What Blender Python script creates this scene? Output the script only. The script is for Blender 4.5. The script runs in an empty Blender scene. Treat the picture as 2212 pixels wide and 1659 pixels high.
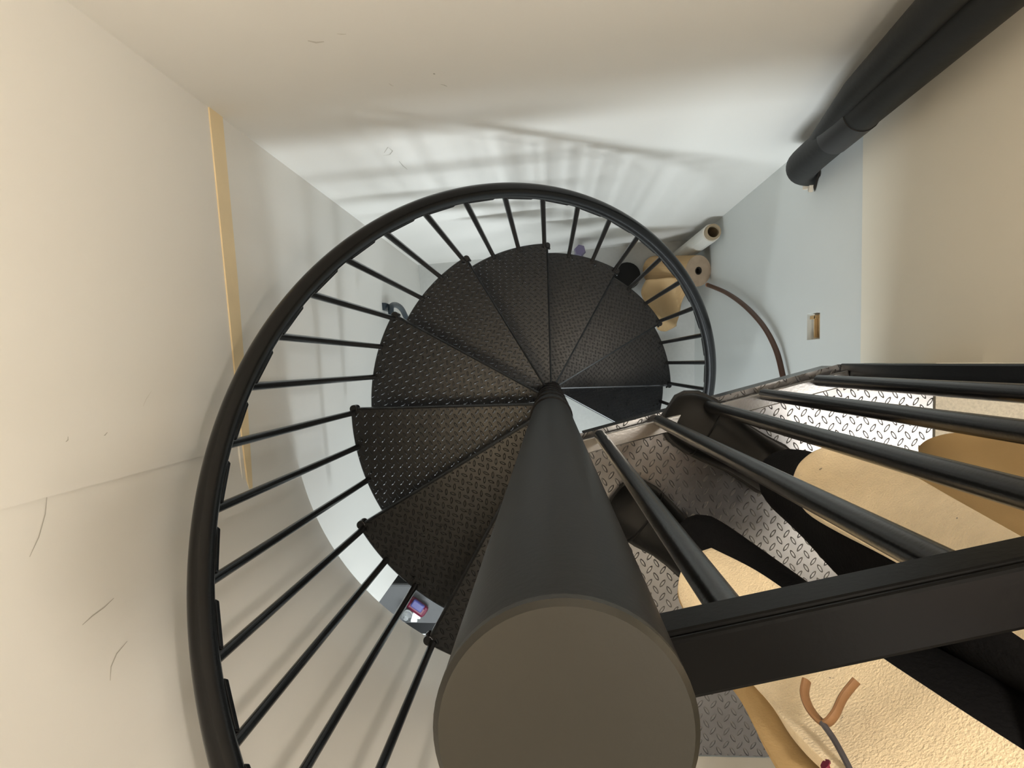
import bpy, bmesh, math, random
from mathutils import Vector, Matrix
PI = math.pi
random.seed(7)
sc = bpy.context.scene
col = sc.collection

# ------------------------------------------------------------ camera
F = 1600.0; CX, CY = 1106.0, 829.5
CAM = Vector((-0.0053, 0.1173, 3.9982))
_p, _r = math.radians(-1.596), math.radians(2.858)
MR = Matrix.Rotation(_p, 3, 'X') @ Matrix.Rotation(_r, 3, 'Y')
cd = bpy.data.cameras.new('camera'); cd.lens = F / 2212 * 36; cd.sensor_width = 36
cd.clip_start = 0.01; cd.clip_end = 50
cam = bpy.data.objects.new('camera', cd); col.objects.link(cam)
cam.matrix_world = Matrix.Translation(CAM) @ MR.to_4x4()
sc.camera = cam

def at(px, py, z):
    """point of the place seen at a pixel of the photograph, at height z"""
    d = MR @ Vector(((px - CX) / F, -(py - CY) / F, -1.0))
    return CAM + d * ((z - CAM.z) / d.z)

# ------------------------------------------------------------ world, exposure, lights
sc.view_settings.view_transform = 'Standard'
sc.view_settings.look = 'None'
sc.view_settings.exposure = 0.36
sc.view_settings.gamma = 1.0
w = bpy.data.worlds.new('world'); sc.world = w; w.use_nodes = True
w.node_tree.nodes['Background'].inputs[0].default_value = (0.9, 0.88, 0.84, 1)
w.node_tree.nodes['Background'].inputs[1].default_value = 0.1

def area(name, loc, target, sx, sy, power, colr, shape='RECTANGLE'):
    l = bpy.data.lights.new(name, 'AREA'); l.shape = shape; l.size = sx; l.size_y = sy
    l.energy = power; l.color = colr
    o = bpy.data.objects.new(name, l); col.objects.link(o); o.location = loc
    o.rotation_euler = (Vector(target) - Vector(loc)).to_track_quat('-Z', 'Y').to_euler()
    return o
pl = bpy.data.lights.new('pendant_light', 'POINT'); pl.energy = 19; pl.color = (1.0, 0.91, 0.78); pl.shadow_soft_size = 0.038
plo = bpy.data.objects.new('pendant_light', pl); col.objects.link(plo); plo.location = (0.31, 0.08, 4.16)
area('lower_room_light', (-0.2, -1.75, 2.02), (0.0, 0.6, 0.9), 1.2, 0.35, 42, (0.86, 0.95, 1.0))
area('stair_foot_light', (1.15, -1.2, 2.02), (0.75, 0.5, 0.6), 0.5, 0.3, 9, (0.88, 0.96, 1.0))

# ------------------------------------------------------------ materials
def new_mat(name):
    m = bpy.data.materials.new(name); m.use_nodes = True
    return m, m.node_tree, m.node_tree.nodes['Principled BSDF']
def setp(b, colr=None, rough=None, metal=None, spec=None, coat=None, sheen=None):
    if colr is not None: b.inputs['Base Color'].default_value = (*colr, 1)
    if rough is not None: b.inputs['Roughness'].default_value = rough
    if metal is not None: b.inputs['Metallic'].default_value = metal
    if spec is not None: b.inputs['Specular IOR Level'].default_value = spec
    if coat is not None: b.inputs['Coat Weight'].default_value = coat
    if sheen is not None: b.inputs['Sheen Weight'].default_value = sheen
def plain(name, colr, rough=0.5, metal=0.0, spec=0.5, nscale=None, namt=0.15, bump=0.0, bscale=80, sheen=None):
    m, t, b = new_mat(name); setp(b, colr, rough, metal, spec, sheen=sheen)
    tc = t.nodes.new('ShaderNodeTexCoord')
    if nscale:
        n = t.nodes.new('ShaderNodeTexNoise'); n.inputs['Scale'].default_value = nscale; n.inputs['Detail'].default_value = 5
        t.links.new(tc.outputs['Object'], n.inputs['Vector'])
        mx = t.nodes.new('ShaderNodeMix'); mx.data_type = 'RGBA'
        mx.inputs[6].default_value = (*[c * (1 - namt) for c in colr], 1)
        mx.inputs[7].default_value = (*[min(1, c * (1 + namt)) for c in colr], 1)
        t.links.new(n.outputs['Fac'], mx.inputs[0]); t.links.new(mx.outputs[2], b.inputs['Base Color'])
    if bump:
        n2 = t.nodes.new('ShaderNodeTexNoise'); n2.inputs['Scale'].default_value = bscale; n2.inputs['Detail'].default_value = 6
        t.links.new(tc.outputs['Object'], n2.inputs['Vector'])
        bp = t.nodes.new('ShaderNodeBump'); bp.inputs['Strength'].default_value = bump; bp.inputs['Distance'].default_value = 0.004
        t.links.new(n2.outputs['Fac'], bp.inputs['Height']); t.links.new(bp.outputs[0], b.inputs['Normal'])
    return m

def math_node(t, op, a, b=None, clamp=False):
    n = t.nodes.new('ShaderNodeMath'); n.operation = op; n.use_clamp = clamp
    for i, v in enumerate((a, b)):
        if v is None: continue
        if isinstance(v, (int, float)): n.inputs[i].default_value = v
        else: t.links.new(v, n.inputs[i])
    return n.outputs[0]

def diamond(name, colr, rough, metal, spec, pitch=0.0245, rot=0.0, lug=0.0018, grime=0.0):
    """checker plate: raised lens-shaped lugs, alternating left and right"""
    m, t, b = new_mat(name); setp(b, colr, rough, metal, spec)
    tc = t.nodes.new('ShaderNodeTexCoord'); mp = t.nodes.new('ShaderNodeMapping')
    mp.inputs['Rotation'].default_value = (0, 0, rot)
    t.links.new(tc.outputs['Object'], mp.inputs['Vector'])
    sx = t.nodes.new('ShaderNodeSeparateXYZ'); t.links.new(mp.outputs[0], sx.inputs[0])
    hs = []
    for off, sgn in ((0.0, 1), (0.5, -1)):
        u = math_node(t, 'SUBTRACT', math_node(t, 'FLOORED_MODULO', math_node(t, 'ADD', math_node(t, 'DIVIDE', sx.outputs[0], pitch), off + 40), 1.0), 0.5)
        v = math_node(t, 'SUBTRACT', math_node(t, 'FLOORED_MODULO', math_node(t, 'ADD', math_node(t, 'DIVIDE', sx.outputs[1], pitch), off + 40), 1.0), 0.5)
        c, s = math.cos(math.radians(56)), math.sin(math.radians(56)) * sgn
        a = math_node(t, 'ADD', math_node(t, 'MULTIPLY', u, c), math_node(t, 'MULTIPLY', v, s))
        q = math_node(t, 'SUBTRACT', math_node(t, 'MULTIPLY', v, c), math_node(t, 'MULTIPLY', u, s))
        # lens: 1 - (a/L)^2 - |q|/W
        h = math_node(t, 'SUBTRACT', math_node(t, 'SUBTRACT', 1.0, math_node(t, 'POWER', math_node(t, 'ABSOLUTE', math_node(t, 'DIVIDE', a, 0.36)), 2.0)),
                      math_node(t, 'POWER', math_node(t, 'ABSOLUTE', math_node(t, 'DIVIDE', q, 0.13)), 1.6))
        hs.append(math_node(t, 'MULTIPLY', h, 1.7, clamp=True))
    h = math_node(t, 'MAXIMUM', hs[0], hs[1])
    n = t.nodes.new('ShaderNodeTexNoise'); n.inputs['Scale'].default_value = 25; n.inputs['Detail'].default_value = 6
    t.links.new(tc.outputs['Object'], n.inputs['Vector'])
    h2 = math_node(t, 'ADD', h, math_node(t, 'MULTIPLY', n.outputs['Fac'], 0.12))
    bp = t.nodes.new('ShaderNodeBump'); bp.inputs['Strength'].default_value = 1.0; bp.inputs['Distance'].default_value = lug
    t.links.new(h2, bp.inputs['Height']); t.links.new(bp.outputs[0], b.inputs['Normal'])
    rr = math_node(t, 'ADD', math_node(t, 'MULTIPLY', n.outputs['Fac'], 0.16), rough - 0.08)
    t.links.new(rr, b.inputs['Roughness'])
    return m

M = {}
M['black_paint'] = plain('black_paint', (0.004, 0.004, 0.0045), 0.24, 0, 0.38, bump=0.05, bscale=300)
M['black_satin'] = plain('black_satin', (0.0045, 0.0045, 0.0045), 0.40, 0, 0.28, bump=0.03, bscale=250)
M['black_satin'].node_tree.nodes['Principled BSDF'].inputs['IOR'].default_value = 1.3
M['rail_satin'] = plain('rail_satin', (0.003, 0.003, 0.003), 0.30, 0, 0.05, bump=0.03, bscale=250)
M['cap_paint'] = plain('cap_paint', (0.008, 0.0074, 0.005), 0.42, 0, 0.34, bump=0.03, bscale=300)
M['tread_plate'] = diamond('tread_plate', (0.004, 0.004, 0.0045), 0.30, 0, 0.40)
M['landing_plate'] = diamond('landing_plate', (0.075, 0.075, 0.082), 0.20, 0.0, 0.5, rot=0.02)
M['landing_plate'].node_tree.nodes['Principled BSDF'].inputs['IOR'].default_value = 2.3
M['rail_gloss'] = plain('rail_gloss', (0.010, 0.010, 0.011), 0.22, 0, 1.0, bump=0.03, bscale=300)
M['rail_gloss'].node_tree.nodes['Principled BSDF'].inputs['IOR'].default_value = 1.9
M['wall_paint'] = plain('wall_paint', (0.82, 0.80, 0.755), 0.62, 0, 0.35, nscale=1.1, namt=0.03, bump=0.05, bscale=45)
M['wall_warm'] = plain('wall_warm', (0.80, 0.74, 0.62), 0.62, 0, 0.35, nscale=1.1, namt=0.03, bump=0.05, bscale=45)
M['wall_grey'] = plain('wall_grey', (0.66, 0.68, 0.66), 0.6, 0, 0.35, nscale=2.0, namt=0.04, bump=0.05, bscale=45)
M['ceiling'] = plain('ceiling_paint', (0.30, 0.28, 0.25), 0.8, nscale=2, namt=0.03)
M['floor_grey'] = plain('floor_grey', (0.50, 0.50, 0.475), 0.6, nscale=60, namt=0.08)
M['carpet'] = plain('carpet', (0.62, 0.57, 0.47), 0.95, nscale=220, namt=0.28, bump=0.8, bscale=260)
M['wood'] = plain('bare_wood', (0.85, 0.69, 0.43), 0.6, nscale=12, namt=0.1)
M['trim_white'] = plain('trim_white', (0.85, 0.82, 0.74), 0.4)
M['panel'] = plain('panel_frame', (0.8, 0.8, 0.8), 0.5)
M['pipe'] = plain('pipe_foam', (0.014, 0.014, 0.013), 0.62, 0, 0.35, bump=0.15, bscale=60)
M['tape'] = plain('tape', (0.022, 0.021, 0.021), 0.5, 0, 0.4)
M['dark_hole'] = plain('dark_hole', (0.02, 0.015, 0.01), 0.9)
M['gypsum'] = plain('gypsum', (0.62, 0.55, 0.45), 0.95, bump=0.6, bscale=90)
M['stud'] = plain('stud_wood', (0.42, 0.27, 0.12), 0.85, nscale=40, namt=0.35)
M['kraft'] = plain('kraft_paper', (0.50, 0.33, 0.16), 0.75, nscale=8, namt=0.08)
M['kraft_end'] = plain('kraft_edge', (0.40, 0.30, 0.21), 0.85, nscale=30, namt=0.2)
M['white_paper'] = plain('white_paper', (0.72, 0.70, 0.64), 0.6)
M['cardboard'] = plain('cardboard', (0.36, 0.28, 0.18), 0.85)
M['cable'] = plain('brown_cable', (0.075, 0.030, 0.014), 0.5)
M['cable_end'] = plain('cable_end', (0.45, 0.18, 0.08), 0.5)
M['pants'] = plain('black_cloth', (0.006, 0.006, 0.007), 0.9, 0, 0.15, bump=0.3, bscale=180)
M['shirt'] = plain('black_shirt', (0.007, 0.007, 0.007), 0.9, 0, 0.15, bump=0.3, bscale=120)
M['leather'] = plain('black_leather', (0.004, 0.004, 0.004), 0.36, 0, 0.22, bump=0.12, bscale=70)
M['sole'] = plain('rubber_sole', (0.012, 0.012, 0.012), 0.7)
M['fleece'] = plain('fleece', (0.76, 0.63, 0.43), 1.0, 0, 0.05, nscale=70, namt=0.12, bump=0.45, bscale=420, sheen=0.3)
def add_flecks(m, scale=38.0, thr=0.085):
    t = m.node_tree; b = t.nodes['Principled BSDF']; tc = t.nodes.new('ShaderNodeTexCoord')
    v = t.nodes.new('ShaderNodeTexVoronoi'); v.inputs['Scale'].default_value = scale; v.inputs['Randomness'].default_value = 1.0
    n = t.nodes.new('ShaderNodeTexNoise'); n.inputs['Scale'].default_value = 60
    t.links.new(tc.outputs['Object'], n.inputs['Vector'])
    vm = t.nodes.new('ShaderNodeVectorMath'); vm.operation = 'MULTIPLY_ADD'; vm.inputs[1].default_value = (0.02, 0.02, 0.02)
    t.links.new(n.outputs['Color'], vm.inputs[0]); t.links.new(tc.outputs['Object'], vm.inputs[2]); t.links.new(vm.outputs[0], v.inputs['Vector'])
    n2 = t.nodes.new('ShaderNodeTexNoise'); n2.inputs['Scale'].default_value = 14; t.links.new(tc.outputs['Object'], n2.inputs['Vector'])
    lim = math_node(t, 'MULTIPLY', n2.outputs['Fac'], thr * 2)
    f = math_node(t, 'LESS_THAN', v.outputs['Distance'], math_node(t, 'SUBTRACT', lim, thr * 0.45))
    mx = t.nodes.new('ShaderNodeMix'); mx.data_type = 'RGBA'
    src = b.inputs['Base Color'].links[0].from_socket
    t.links.new(math_node(t, 'MULTIPLY', f, 0.75), mx.inputs[0]); t.links.new(src, mx.inputs[6]); mx.inputs[7].default_value = (0.12, 0.10, 0.09, 1)
    t.links.new(mx.outputs[2], b.inputs['Base Color'])
add_flecks(M['fleece'])
M['canvas'] = plain('tan_canvas', (0.42, 0.29, 0.14), 0.85, 0, 0.2, nscale=10, namt=0.12, bump=0.15, bscale=400)
M['brown_leather'] = plain('brown_leather', (0.17, 0.085, 0.035), 0.6, nscale=20, namt=0.2)
M['fleck'] = plain('dark_fleck', (0.05, 0.045, 0.05), 0.9)
M['skin'] = plain('skin', (0.55, 0.34, 0.25), 0.5, bump=0.05)
M['hair'] = plain('hair', (0.03, 0.02, 0.012), 0.7, bump=0.6, bscale=60)
M['blue_black'] = plain('blue_black_plastic', (0.012, 0.022, 0.032), 0.4)
M['purple'] = plain('purple_plastic', (0.14, 0.12, 0.22), 0.4)
M['grey_cloth'] = plain('grey_cloth', (0.12, 0.12, 0.12), 0.9, bump=0.4, bscale=60)
M['red_pack'] = plain('red_pack', (0.12, 0.01, 0.03), 0.3)
M['blue_pack'] = plain('blue_pack', (0.06, 0.06, 0.20), 0.3)
M['white_plastic'] = plain('white_plastic', (0.75, 0.75, 0.72), 0.35)
M['scuff'] = plain('scuff', (0.47, 0.45, 0.40), 0.8)
M['scuff_light'] = plain('scuff_light', (0.64, 0.61, 0.55), 0.8)
gm, gt, gb = new_mat('clear_plastic'); setp(gb, (0.9, 0.93, 0.95), 0.08); gb.inputs['Transmission Weight'].default_value = 0.9; M['clear'] = gm
em, et, eb = new_mat('lit_diffuser'); setp(eb, (0.9, 0.9, 0.9), 0.5)
eb.inputs['Emission Color'].default_value = (1.0, 0.95, 0.88, 1); eb.inputs['Emission Strength'].default_value = 10.5; M['lit'] = em
em2, et2, eb2 = new_mat('lit_globe'); setp(eb2, (0.9, 0.85, 0.8), 0.5)
eb2.inputs['Emission Color'].default_value = (1.0, 0.78, 0.50, 1); eb2.inputs['Emission Strength'].default_value = 22.0; M['lit_warm'] = em2

# ------------------------------------------------------------ helpers
def link(name, bm, mat, parent=None, smooth=False, bevel=None, kind=None, loc=None):
    bmesh.ops.recalc_face_normals(bm, faces=bm.faces)
    me = bpy.data.meshes.new(name); bm.to_mesh(me); bm.free()
    if smooth:
        for p in me.polygons: p.use_smooth = True
        me.set_sharp_from_angle(angle=math.radians(38))
    o = bpy.data.objects.new(name, me); col.objects.link(o)
    me.materials.append(M[mat] if isinstance(mat, str) else mat)
    if bevel:
        b = o.modifiers.new('bevel', 'BEVEL'); b.width = bevel; b.segments = 2; b.limit_method = 'ANGLE'; b.angle_limit = math.radians(40)
    if parent: o.parent = parent
    if kind: o['kind'] = kind
    if loc: o.location = loc
    return o
def empty(name, loc, label, cat, group=None):
    o = bpy.data.objects.new(name, None); col.objects.link(o); o.location = loc
    o.empty_display_size = 0.05; tag(o, label, cat, group); return o
def tag(o, label, cat, group=None):
    o['label'] = label; o['category'] = cat
    if group: o['group'] = group
    return o
def box_bm(bm, x0, x1, y0, y1, z0, z1, mtx=None):
    vs = [bm.verts.new((x, y, z)) for z in (z0, z1) for y in (y0, y1) for x in (x0, x1)]
    if mtx:
        for v in vs: v.co = mtx @ v.co
    for f in ((0, 2, 3, 1), (4, 5, 7, 6), (0, 1, 5, 4), (2, 6, 7, 3), (0, 4, 6, 2), (1, 3, 7, 5)):
        bm.faces.new([vs[i] for i in f])
    return vs
def prism_bm(bm, pts, z0, z1):
    a = [bm.verts.new((p[0], p[1], z0)) for p in pts]; b = [bm.verts.new((p[0], p[1], z1)) for p in pts]
    bm.faces.new(a); bm.faces.new(list(reversed(b))); n = len(pts)
    for i in range(n): bm.faces.new((a[i], a[(i + 1) % n], b[(i + 1) % n], b[i]))
def tube_bm(bm, pts, rads, seg=16, cap=True, sx=1.0):
    pts = [Vector(p) for p in pts]; n = len(pts)
    if isinstance(rads, (int, float)): rads = [rads] * n
    rings = []; ref = None
    for i in range(n):
        t = (pts[min(i + 1, n - 1)] - pts[max(i - 1, 0)]).normalized()
        if ref is None:
            ref = t.orthogonal().normalized()
        ref = (ref - t * ref.dot(t)).normalized(); s = t.cross(ref)
        rings.append([bm.verts.new(pts[i] + (ref * math.cos(2 * PI * k / seg) * sx + s * math.sin(2 * PI * k / seg)) * rads[i]) for k in range(seg)])
    for i in range(n - 1):
        for k in range(seg):
            bm.faces.new((rings[i][k], rings[i][(k + 1) % seg], rings[i + 1][(k + 1) % seg], rings[i + 1][k]))
    if cap: bm.faces.new(list(reversed(rings[0]))); bm.faces.new(rings[-1])
def bar_bm(bm, a, b, wdt, hgt):
    """straight rectangular bar from a to b, width sideways, height up"""
    a, b = Vector(a), Vector(b); t = (b - a).normalized(); s = t.cross(Vector((0, 0, 1)))
    s = s.normalized() if s.length > 1e-4 else Vector((1, 0, 0)); u = s.cross(t)
    vs = []
    for p in (a, b):
        for du, dv in ((-1, -1), (1, -1), (1, 1), (-1, 1)):
            vs.append(bm.verts.new(p + s * du * wdt / 2 + u * dv * hgt / 2))
    for f in ((0, 1, 2, 3), (7, 6, 5, 4), (0, 4, 5, 1), (1, 5, 6, 2), (2, 6, 7, 3), (3, 7, 4, 0)):
        bm.faces.new([vs[i] for i in f])
def catmull(P, n):
    out = []; P = [Vector(p) for p in P]
    for i in range(len(P) - 1):
        p0, p1, p2, p3 = P[max(i - 1, 0)], P[i], P[i + 1], P[min(i + 2, len(P) - 1)]
        for k in range(n):
            t = k / n
            out.append(0.5 * ((2 * p1) + (p2 - p0) * t + (2 * p0 - 5 * p1 + 4 * p2 - p3) * t * t + (3 * p1 - p0 - 3 * p2 + p3) * t ** 3))
    out.append(P[-1]); return out

# ============================================================ THE SHELL
TH = math.radians(4.8)
NL = Vector((-math.cos(TH), -math.sin(TH), 0)); TL = Vector((math.sin(TH), -math.cos(TH), 0))   # left wall: outward normal, direction towards the front
CORNER_L = Vector((-0.7128, 0.650, 0))
RC = NL.dot(CORNER_L) + 0.004                     # radius of the rounded wall, tangent to the left wall
CORNER_R = Vector((0.764, 0.773, 0))
ZC = 5.04; ZU = 2.13; ZL = 2.64
tang = NL * NL.dot(CORNER_L)                      # tangent point on the left wall
WT = 0.12
def poly_wall(name, pts, z0, z1, mat):
    bm = bmesh.new(); prism_bm(bm, pts, z0, z1); return link(name, bm, mat, kind='structure')
A = CORNER_L; B = tang; Cc = A + TL * 1.37
poly_wall('wall_left', [A - TL * WT, B, B + NL * WT, A + NL * WT - TL * WT], ZU + 0.35, ZC, 'wall_paint')
poly_wall('wall_left_lower', [A - TL * WT, Cc, Cc + NL * WT, A + NL * WT - TL * WT], 0, ZU + 0.35, 'wall_paint')
BK = (CORNER_R - CORNER_L).normalized(); NB = Vector((-BK.y, BK.x, 0))
poly_wall('wall_back', [A - BK * 0.2, CORNER_R + BK * 0.25, CORNER_R + BK * 0.25 + NB * WT, A - BK * 0.2 + NB * WT], 0, ZC, 'wall_paint')
XR0, XR1 = 0.764, 0.776
# right wall with a cut-out for a socket box (made of pieces round the hole)
OY0, OY1 = at(1773, 733, 1.79).y, at(1773, 675, 1.79).y
OZ0, OZ1 = 1.725, 1.83
bm = bmesh.new()
for y0, y1, z0, z1 in ((-0.615, OY0, 0, ZU), (OY1, 0.78, 0, ZU), (OY0, OY1, 0, OZ0), (OY0, OY1, OZ1, ZU)):
    box_bm(bm, 0.770, 0.770 + WT, y0, y1, z0, z1)
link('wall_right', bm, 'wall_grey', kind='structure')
bm = bmesh.new(); box_bm(bm, 0.762, 0.770 + WT, 0.117, 0.78, ZU, ZC)
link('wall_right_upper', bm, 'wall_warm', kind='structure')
# partition that runs off to the right, and its baseboard strip
bm = bmesh.new(); box_bm(bm, 0.8901, 3.2, 0.1175, 0.24, ZL, ZC); link('wall_partition', bm, 'wall_warm', kind='structure')
# rounded wall above the stair
bm = bmesh.new(); pts = []
for k in range(41):
    a = math.radians(184.8 + (272 - 184.8) * k / 40); pts.append((RC * math.cos(a), RC * math.sin(a)))
for k in range(40, -1, -1):
    a = math.radians(184.8 + (272 - 184.8) * k / 40); pts.append(((RC + WT) * math.cos(a), (RC + WT) * math.sin(a)))
a_ = [bm.verts.new((p[0], p[1], ZU + 0.01)) for p in pts]; b_ = [bm.verts.new((p[0], p[1], ZC)) for p in pts]; n = len(pts)
for i in range(n): bm.faces.new((a_[i], a_[(i + 1) % n], b_[(i + 1) % n], b_[i]))
for i in range(40):
    j = n - 1 - i
    bm.faces.new((a_[i], a_[j], a_[j - 1], a_[i + 1])); bm.faces.new((b_[i], b_[i + 1], b_[j - 1], b_[j]))
cw = link('wall_curved', bm, 'wall_paint', kind='structure')
for p in cw.data.polygons: p.use_smooth = True
cw.data.set_sharp_from_angle(angle=math.radians(38))
# front wall past the landing, and its baseboard
bm = bmesh.new(); box_bm(bm, 0.022, 3.2, -0.78, -0.615, ZU, ZC); link('wall_front', bm, 'wall_paint', kind='structure')
bm = bmesh.new(); box_bm(bm, 0.024, 3.2, -0.617, -0.604, ZL + 0.001, ZL + 0.075); link('baseboard_front', bm, 'trim_white', kind='structure', bevel=0.002)
# carpeted floor upstairs, ground floor, ceiling
bm = bmesh.new(); box_bm(bm, 0.683, 3.2, -0.615, 0.117, ZL - 0.20, ZL + 0.004); link('floor_upper', bm, 'carpet', kind='structure')
bm = bmesh.new(); box_bm(bm, -2.8, 3.2, -3.2, 1.0, -0.1, 0); link('floor', bm, 'floor_grey', kind='structure')
bm = bmesh.new(); box_bm(bm, -0.9, 3.2, -0.8, 1.0, ZC, ZC + 0.1); link('ceiling', bm, 'ceiling', kind='structure')
bm = bmesh.new(); box_bm(bm, -2.8, 3.2, -3.2, -0.79, ZU, ZU + 0.1); box_bm(bm, -2.8, -0.79, -0.79, 1.0, ZU, ZU + 0.1)
link('ceiling_lower', bm, 'wall_paint', kind='structure')
bm = bmesh.new(); box_bm(bm, 3.2, 3.3, -0.78, 0.24, ZL, ZC); link('wall_far_right', bm, 'wall_warm', kind='structure')
bm = bmesh.new(); box_bm(bm, -2.8, 3.2, -3.3, -3.2, 0, ZU); link('wall_lower_front', bm, 'wall_paint', kind='structure')
bm = bmesh.new(); box_bm(bm, 1.9, 2.0, -3.2, 0.10, 0, ZU); link('wall_lower_right', bm, 'wall_grey', kind='structure')
# bare wood joint strip in the left wall, tapering out where the wall starts to curve
bm = bmesh.new()
s0 = 0.0; s1 = (tang - A).length + 0.10
def strip_pt(s, z, off): 
    q = A + TL * s - NL * off; return (q.x, q.y, z)
ring = []
for s, zz0, zz1 in ((0.0, 2.415, 2.478), (0.35, 2.415, 2.475), (0.62, 2.425, 2.472), (0.78, 2.437, 2.462), (0.86, 2.447, 2.449)):
    ring.append([bm.verts.new(strip_pt(s, z, o)) for z, o in ((zz0, -0.02), (zz0, 0.003), (zz1, 0.003), (zz1, -0.02))])
for i in range(len(ring) - 1):
    for k in range(4): bm.faces.new((ring[i][k], ring[i][(k + 1) % 4], ring[i + 1][(k + 1) % 4], ring[i + 1][k]))
bm.faces.new(ring[0]); bm.faces.new(list(reversed(ring[-1])))
link('trim_1', bm, 'wood', kind='structure')

# ============================================================ SPIRAL STAIRCASE
A0 = math.radians(241.61); RT = 0.5654; RB = 0.5607; RISE = 0.24; RP = 0.0425; ZA = 2.40
stair = empty('spiral_staircase', (0, 0, 0), 'black steel spiral staircase of diamond plate treads winding down round a thick pole', 'staircase')
bm = bmesh.new(); tube_bm(bm, [(0, 0, 0), (0, 0, ZA + 1.360)], RP, 64)
pole = link('centre_pole', bm, 'black_satin', stair); 
for p in pole.data.polygons: p.use_smooth = True
pole.data.set_sharp_from_angle(angle=math.radians(38))
bm = bmesh.new(); tube_bm(bm, [(0, 0, ZA + 1.3595), (0, 0, ZA + 1.3640), (0, 0, ZA + 1.3662)], [RP + 0.0002, RP + 0.0002, RP - 0.0018], 64)
cap = link('pole_cap', bm, 'cap_paint', pole)
for p in cap.data.polygons: p.use_smooth = True
cap.data.set_sharp_from_angle(angle=math.radians(38))

def make_tread():
    """sector plate with a turned-down nosing; its front edge lies on the local +x axis"""
    bm = bmesh.new(); span = math.radians(33); N = 22; ri = 0.0455; T = 0.005
    def ring(z, r, a0=0.0): return [bm.verts.new((r * math.cos(a0 + (span - a0) * i / N), r * math.sin(a0 + (span - a0) * i / N), z)) for i in range(N + 1)]
    to, ti, bo, bi = ring(0, RT), ring(0, ri), ring(-T, RT), ring(-T, ri)
    for i in range(N):
        bm.faces.new((to[i], to[i + 1], ti[i + 1], ti[i])); bm.faces.new((bo[i], bi[i], bi[i + 1], bo[i + 1]))
        bm.faces.new((to[i], bo[i], bo[i + 1], to[i + 1])); bm.faces.new((ti[i], ti[i + 1], bi[i + 1], bi[i]))
    bm.faces.new((to[N], bo[N], bi[N], ti[N])); bm.faces.new((to[0], ti[0], bi[0], bo[0]))
    return bm
tread_proto = None
treads = []
tm = make_tread()
def nosing_bm():
    bm = bmesh.new(); prof = [(0.0, 0.0), (-0.004, -0.0015), (-0.0068, -0.006), (-0.007, -0.036), (-0.003, -0.036), (-0.002, -0.006)]
    r0, r1 = 0.044, RT
    a = [bm.verts.new((r0, y, z)) for y, z in prof]; b = [bm.verts.new((r1, y, z)) for y, z in prof]; n = len(prof)
    for i in range(n): bm.faces.new((a[i], a[(i + 1) % n], b[(i + 1) % n], b[i]))
    bm.faces.new(a); bm.faces.new(list(reversed(b))); return bm
def rim_bm():
    bm = bmesh.new(); N = 20; span = math.radians(33)
    rows = []
    for r, z in ((RT, -0.001), (RT + 0.003, -0.004), (RT + 0.003, -0.036), (RT - 0.001, -0.036)):
        rows.append([bm.verts.new((r * math.cos(span * i / N), r * math.sin(span * i / N), z)) for i in range(N + 1)])
    for j in range(4):
        for i in range(N): bm.faces.new((rows[j][i], rows[j][i + 1], rows[(j + 1) % 4][i + 1], rows[(j + 1) % 4][i]))
    bm.faces.new([r[0] for r in rows]); bm.faces.new([r[-1] for r in reversed(rows)]); return bm
def bracket_bm():
    bm = bmesh.new(); tube_bm(bm, [(RB, -0.004, -0.036), (RB, -0.004, 0.0015)], 0.0112, 20); return bm
def hub_bm():
    bm = bmesh.new(); tube_bm(bm, [(0, 0, -0.05), (0, 0, 0.0)], 0.0465, 40); return bm
def bolt_bm(ang):
    bm = bmesh.new(); c, s = math.cos(ang), math.sin(ang); r = RB - 0.013
    tube_bm(bm, [(r * c, r * s, -0.001), (r * c, r * s, 0.003), (r * c, r * s, 0.0045)], [0.0042, 0.0042, 0.002], 8); return bm
protoT = link('tread', tm, 'tread_plate', stair)
nos = link('nosing', nosing_bm(), 'black_paint', protoT); rim = link('rim', rim_bm(), 'black_paint', protoT)
brk = link('bracket', bracket_bm(), 'black_paint', protoT, bevel=0.002); hub = link('hub', hub_bm(), 'black_satin', protoT)
bolts = [link('bolt', bolt_bm(math.radians(a)), 'black_paint', protoT) for a in (-1.2, 9.0, 19.0)]
subs = [nos, rim, brk, hub] + bolts
for k in range(10):
    if k == 0: t = protoT
    else:
        t = protoT.copy(); col.objects.link(t); t.parent = stair
        for s in subs:
            c = s.copy(); col.objects.link(c); c.parent = t
    t.location = (0, 0, ZA - RISE * k); t.rotation_euler = (0, 0, A0 - math.radians(30) * k)
# balusters
HR = 0.8517; OFF = math.radians(0.688)
def bal_xy(k, r=RB):
    a = A0 + OFF - math.radians(10) * k; return r * math.cos(a), r * math.sin(a)
def rail_z(k): return ZA + HR - RISE * k / 3
for k in range(-1, 29):
    x, y = bal_xy(k); z0 = ZA - RISE * ((k + 2) // 3); z1 = rail_z(k)
    if k < 0: z0 = ZA
    if z0 < 0.2: z0 = 0.24
    bm = bmesh.new(); tube_bm(bm, [(x, y, z0 - (0.03 if k % 3 == 0 else 0.0)), (x, y, z1 - 0.012)], 0.0079, 14)
    b = link('baluster', bm, 'black_paint', stair, smooth=True)
    bm = bmesh.new()
    xa, ya = bal_xy(k + 0.10, RB - 0.004); xb, yb = bal_xy(k + 0.72, RB - 0.004)
    bar_bm(bm, (xa, ya, rail_z(k + 0.10) - 0.020), (xb, yb, rail_z(k + 0.72) - 0.020), 0.020, 0.010)
    link('rail_tab', bm, 'black_paint', b, bevel=0.002)
# handrail: a round pipe on a helix
bm = bmesh.new(); pts = []
for i in range(-24, 29 * 8 + 1):
    k = i / 8; x, y = bal_xy(k, RB + 0.003); pts.append((x, y, rail_z(k)))
tube_bm(bm, pts, 0.0195, 20); link('handrail', bm, 'black_paint', stair, smooth=True)

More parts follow.
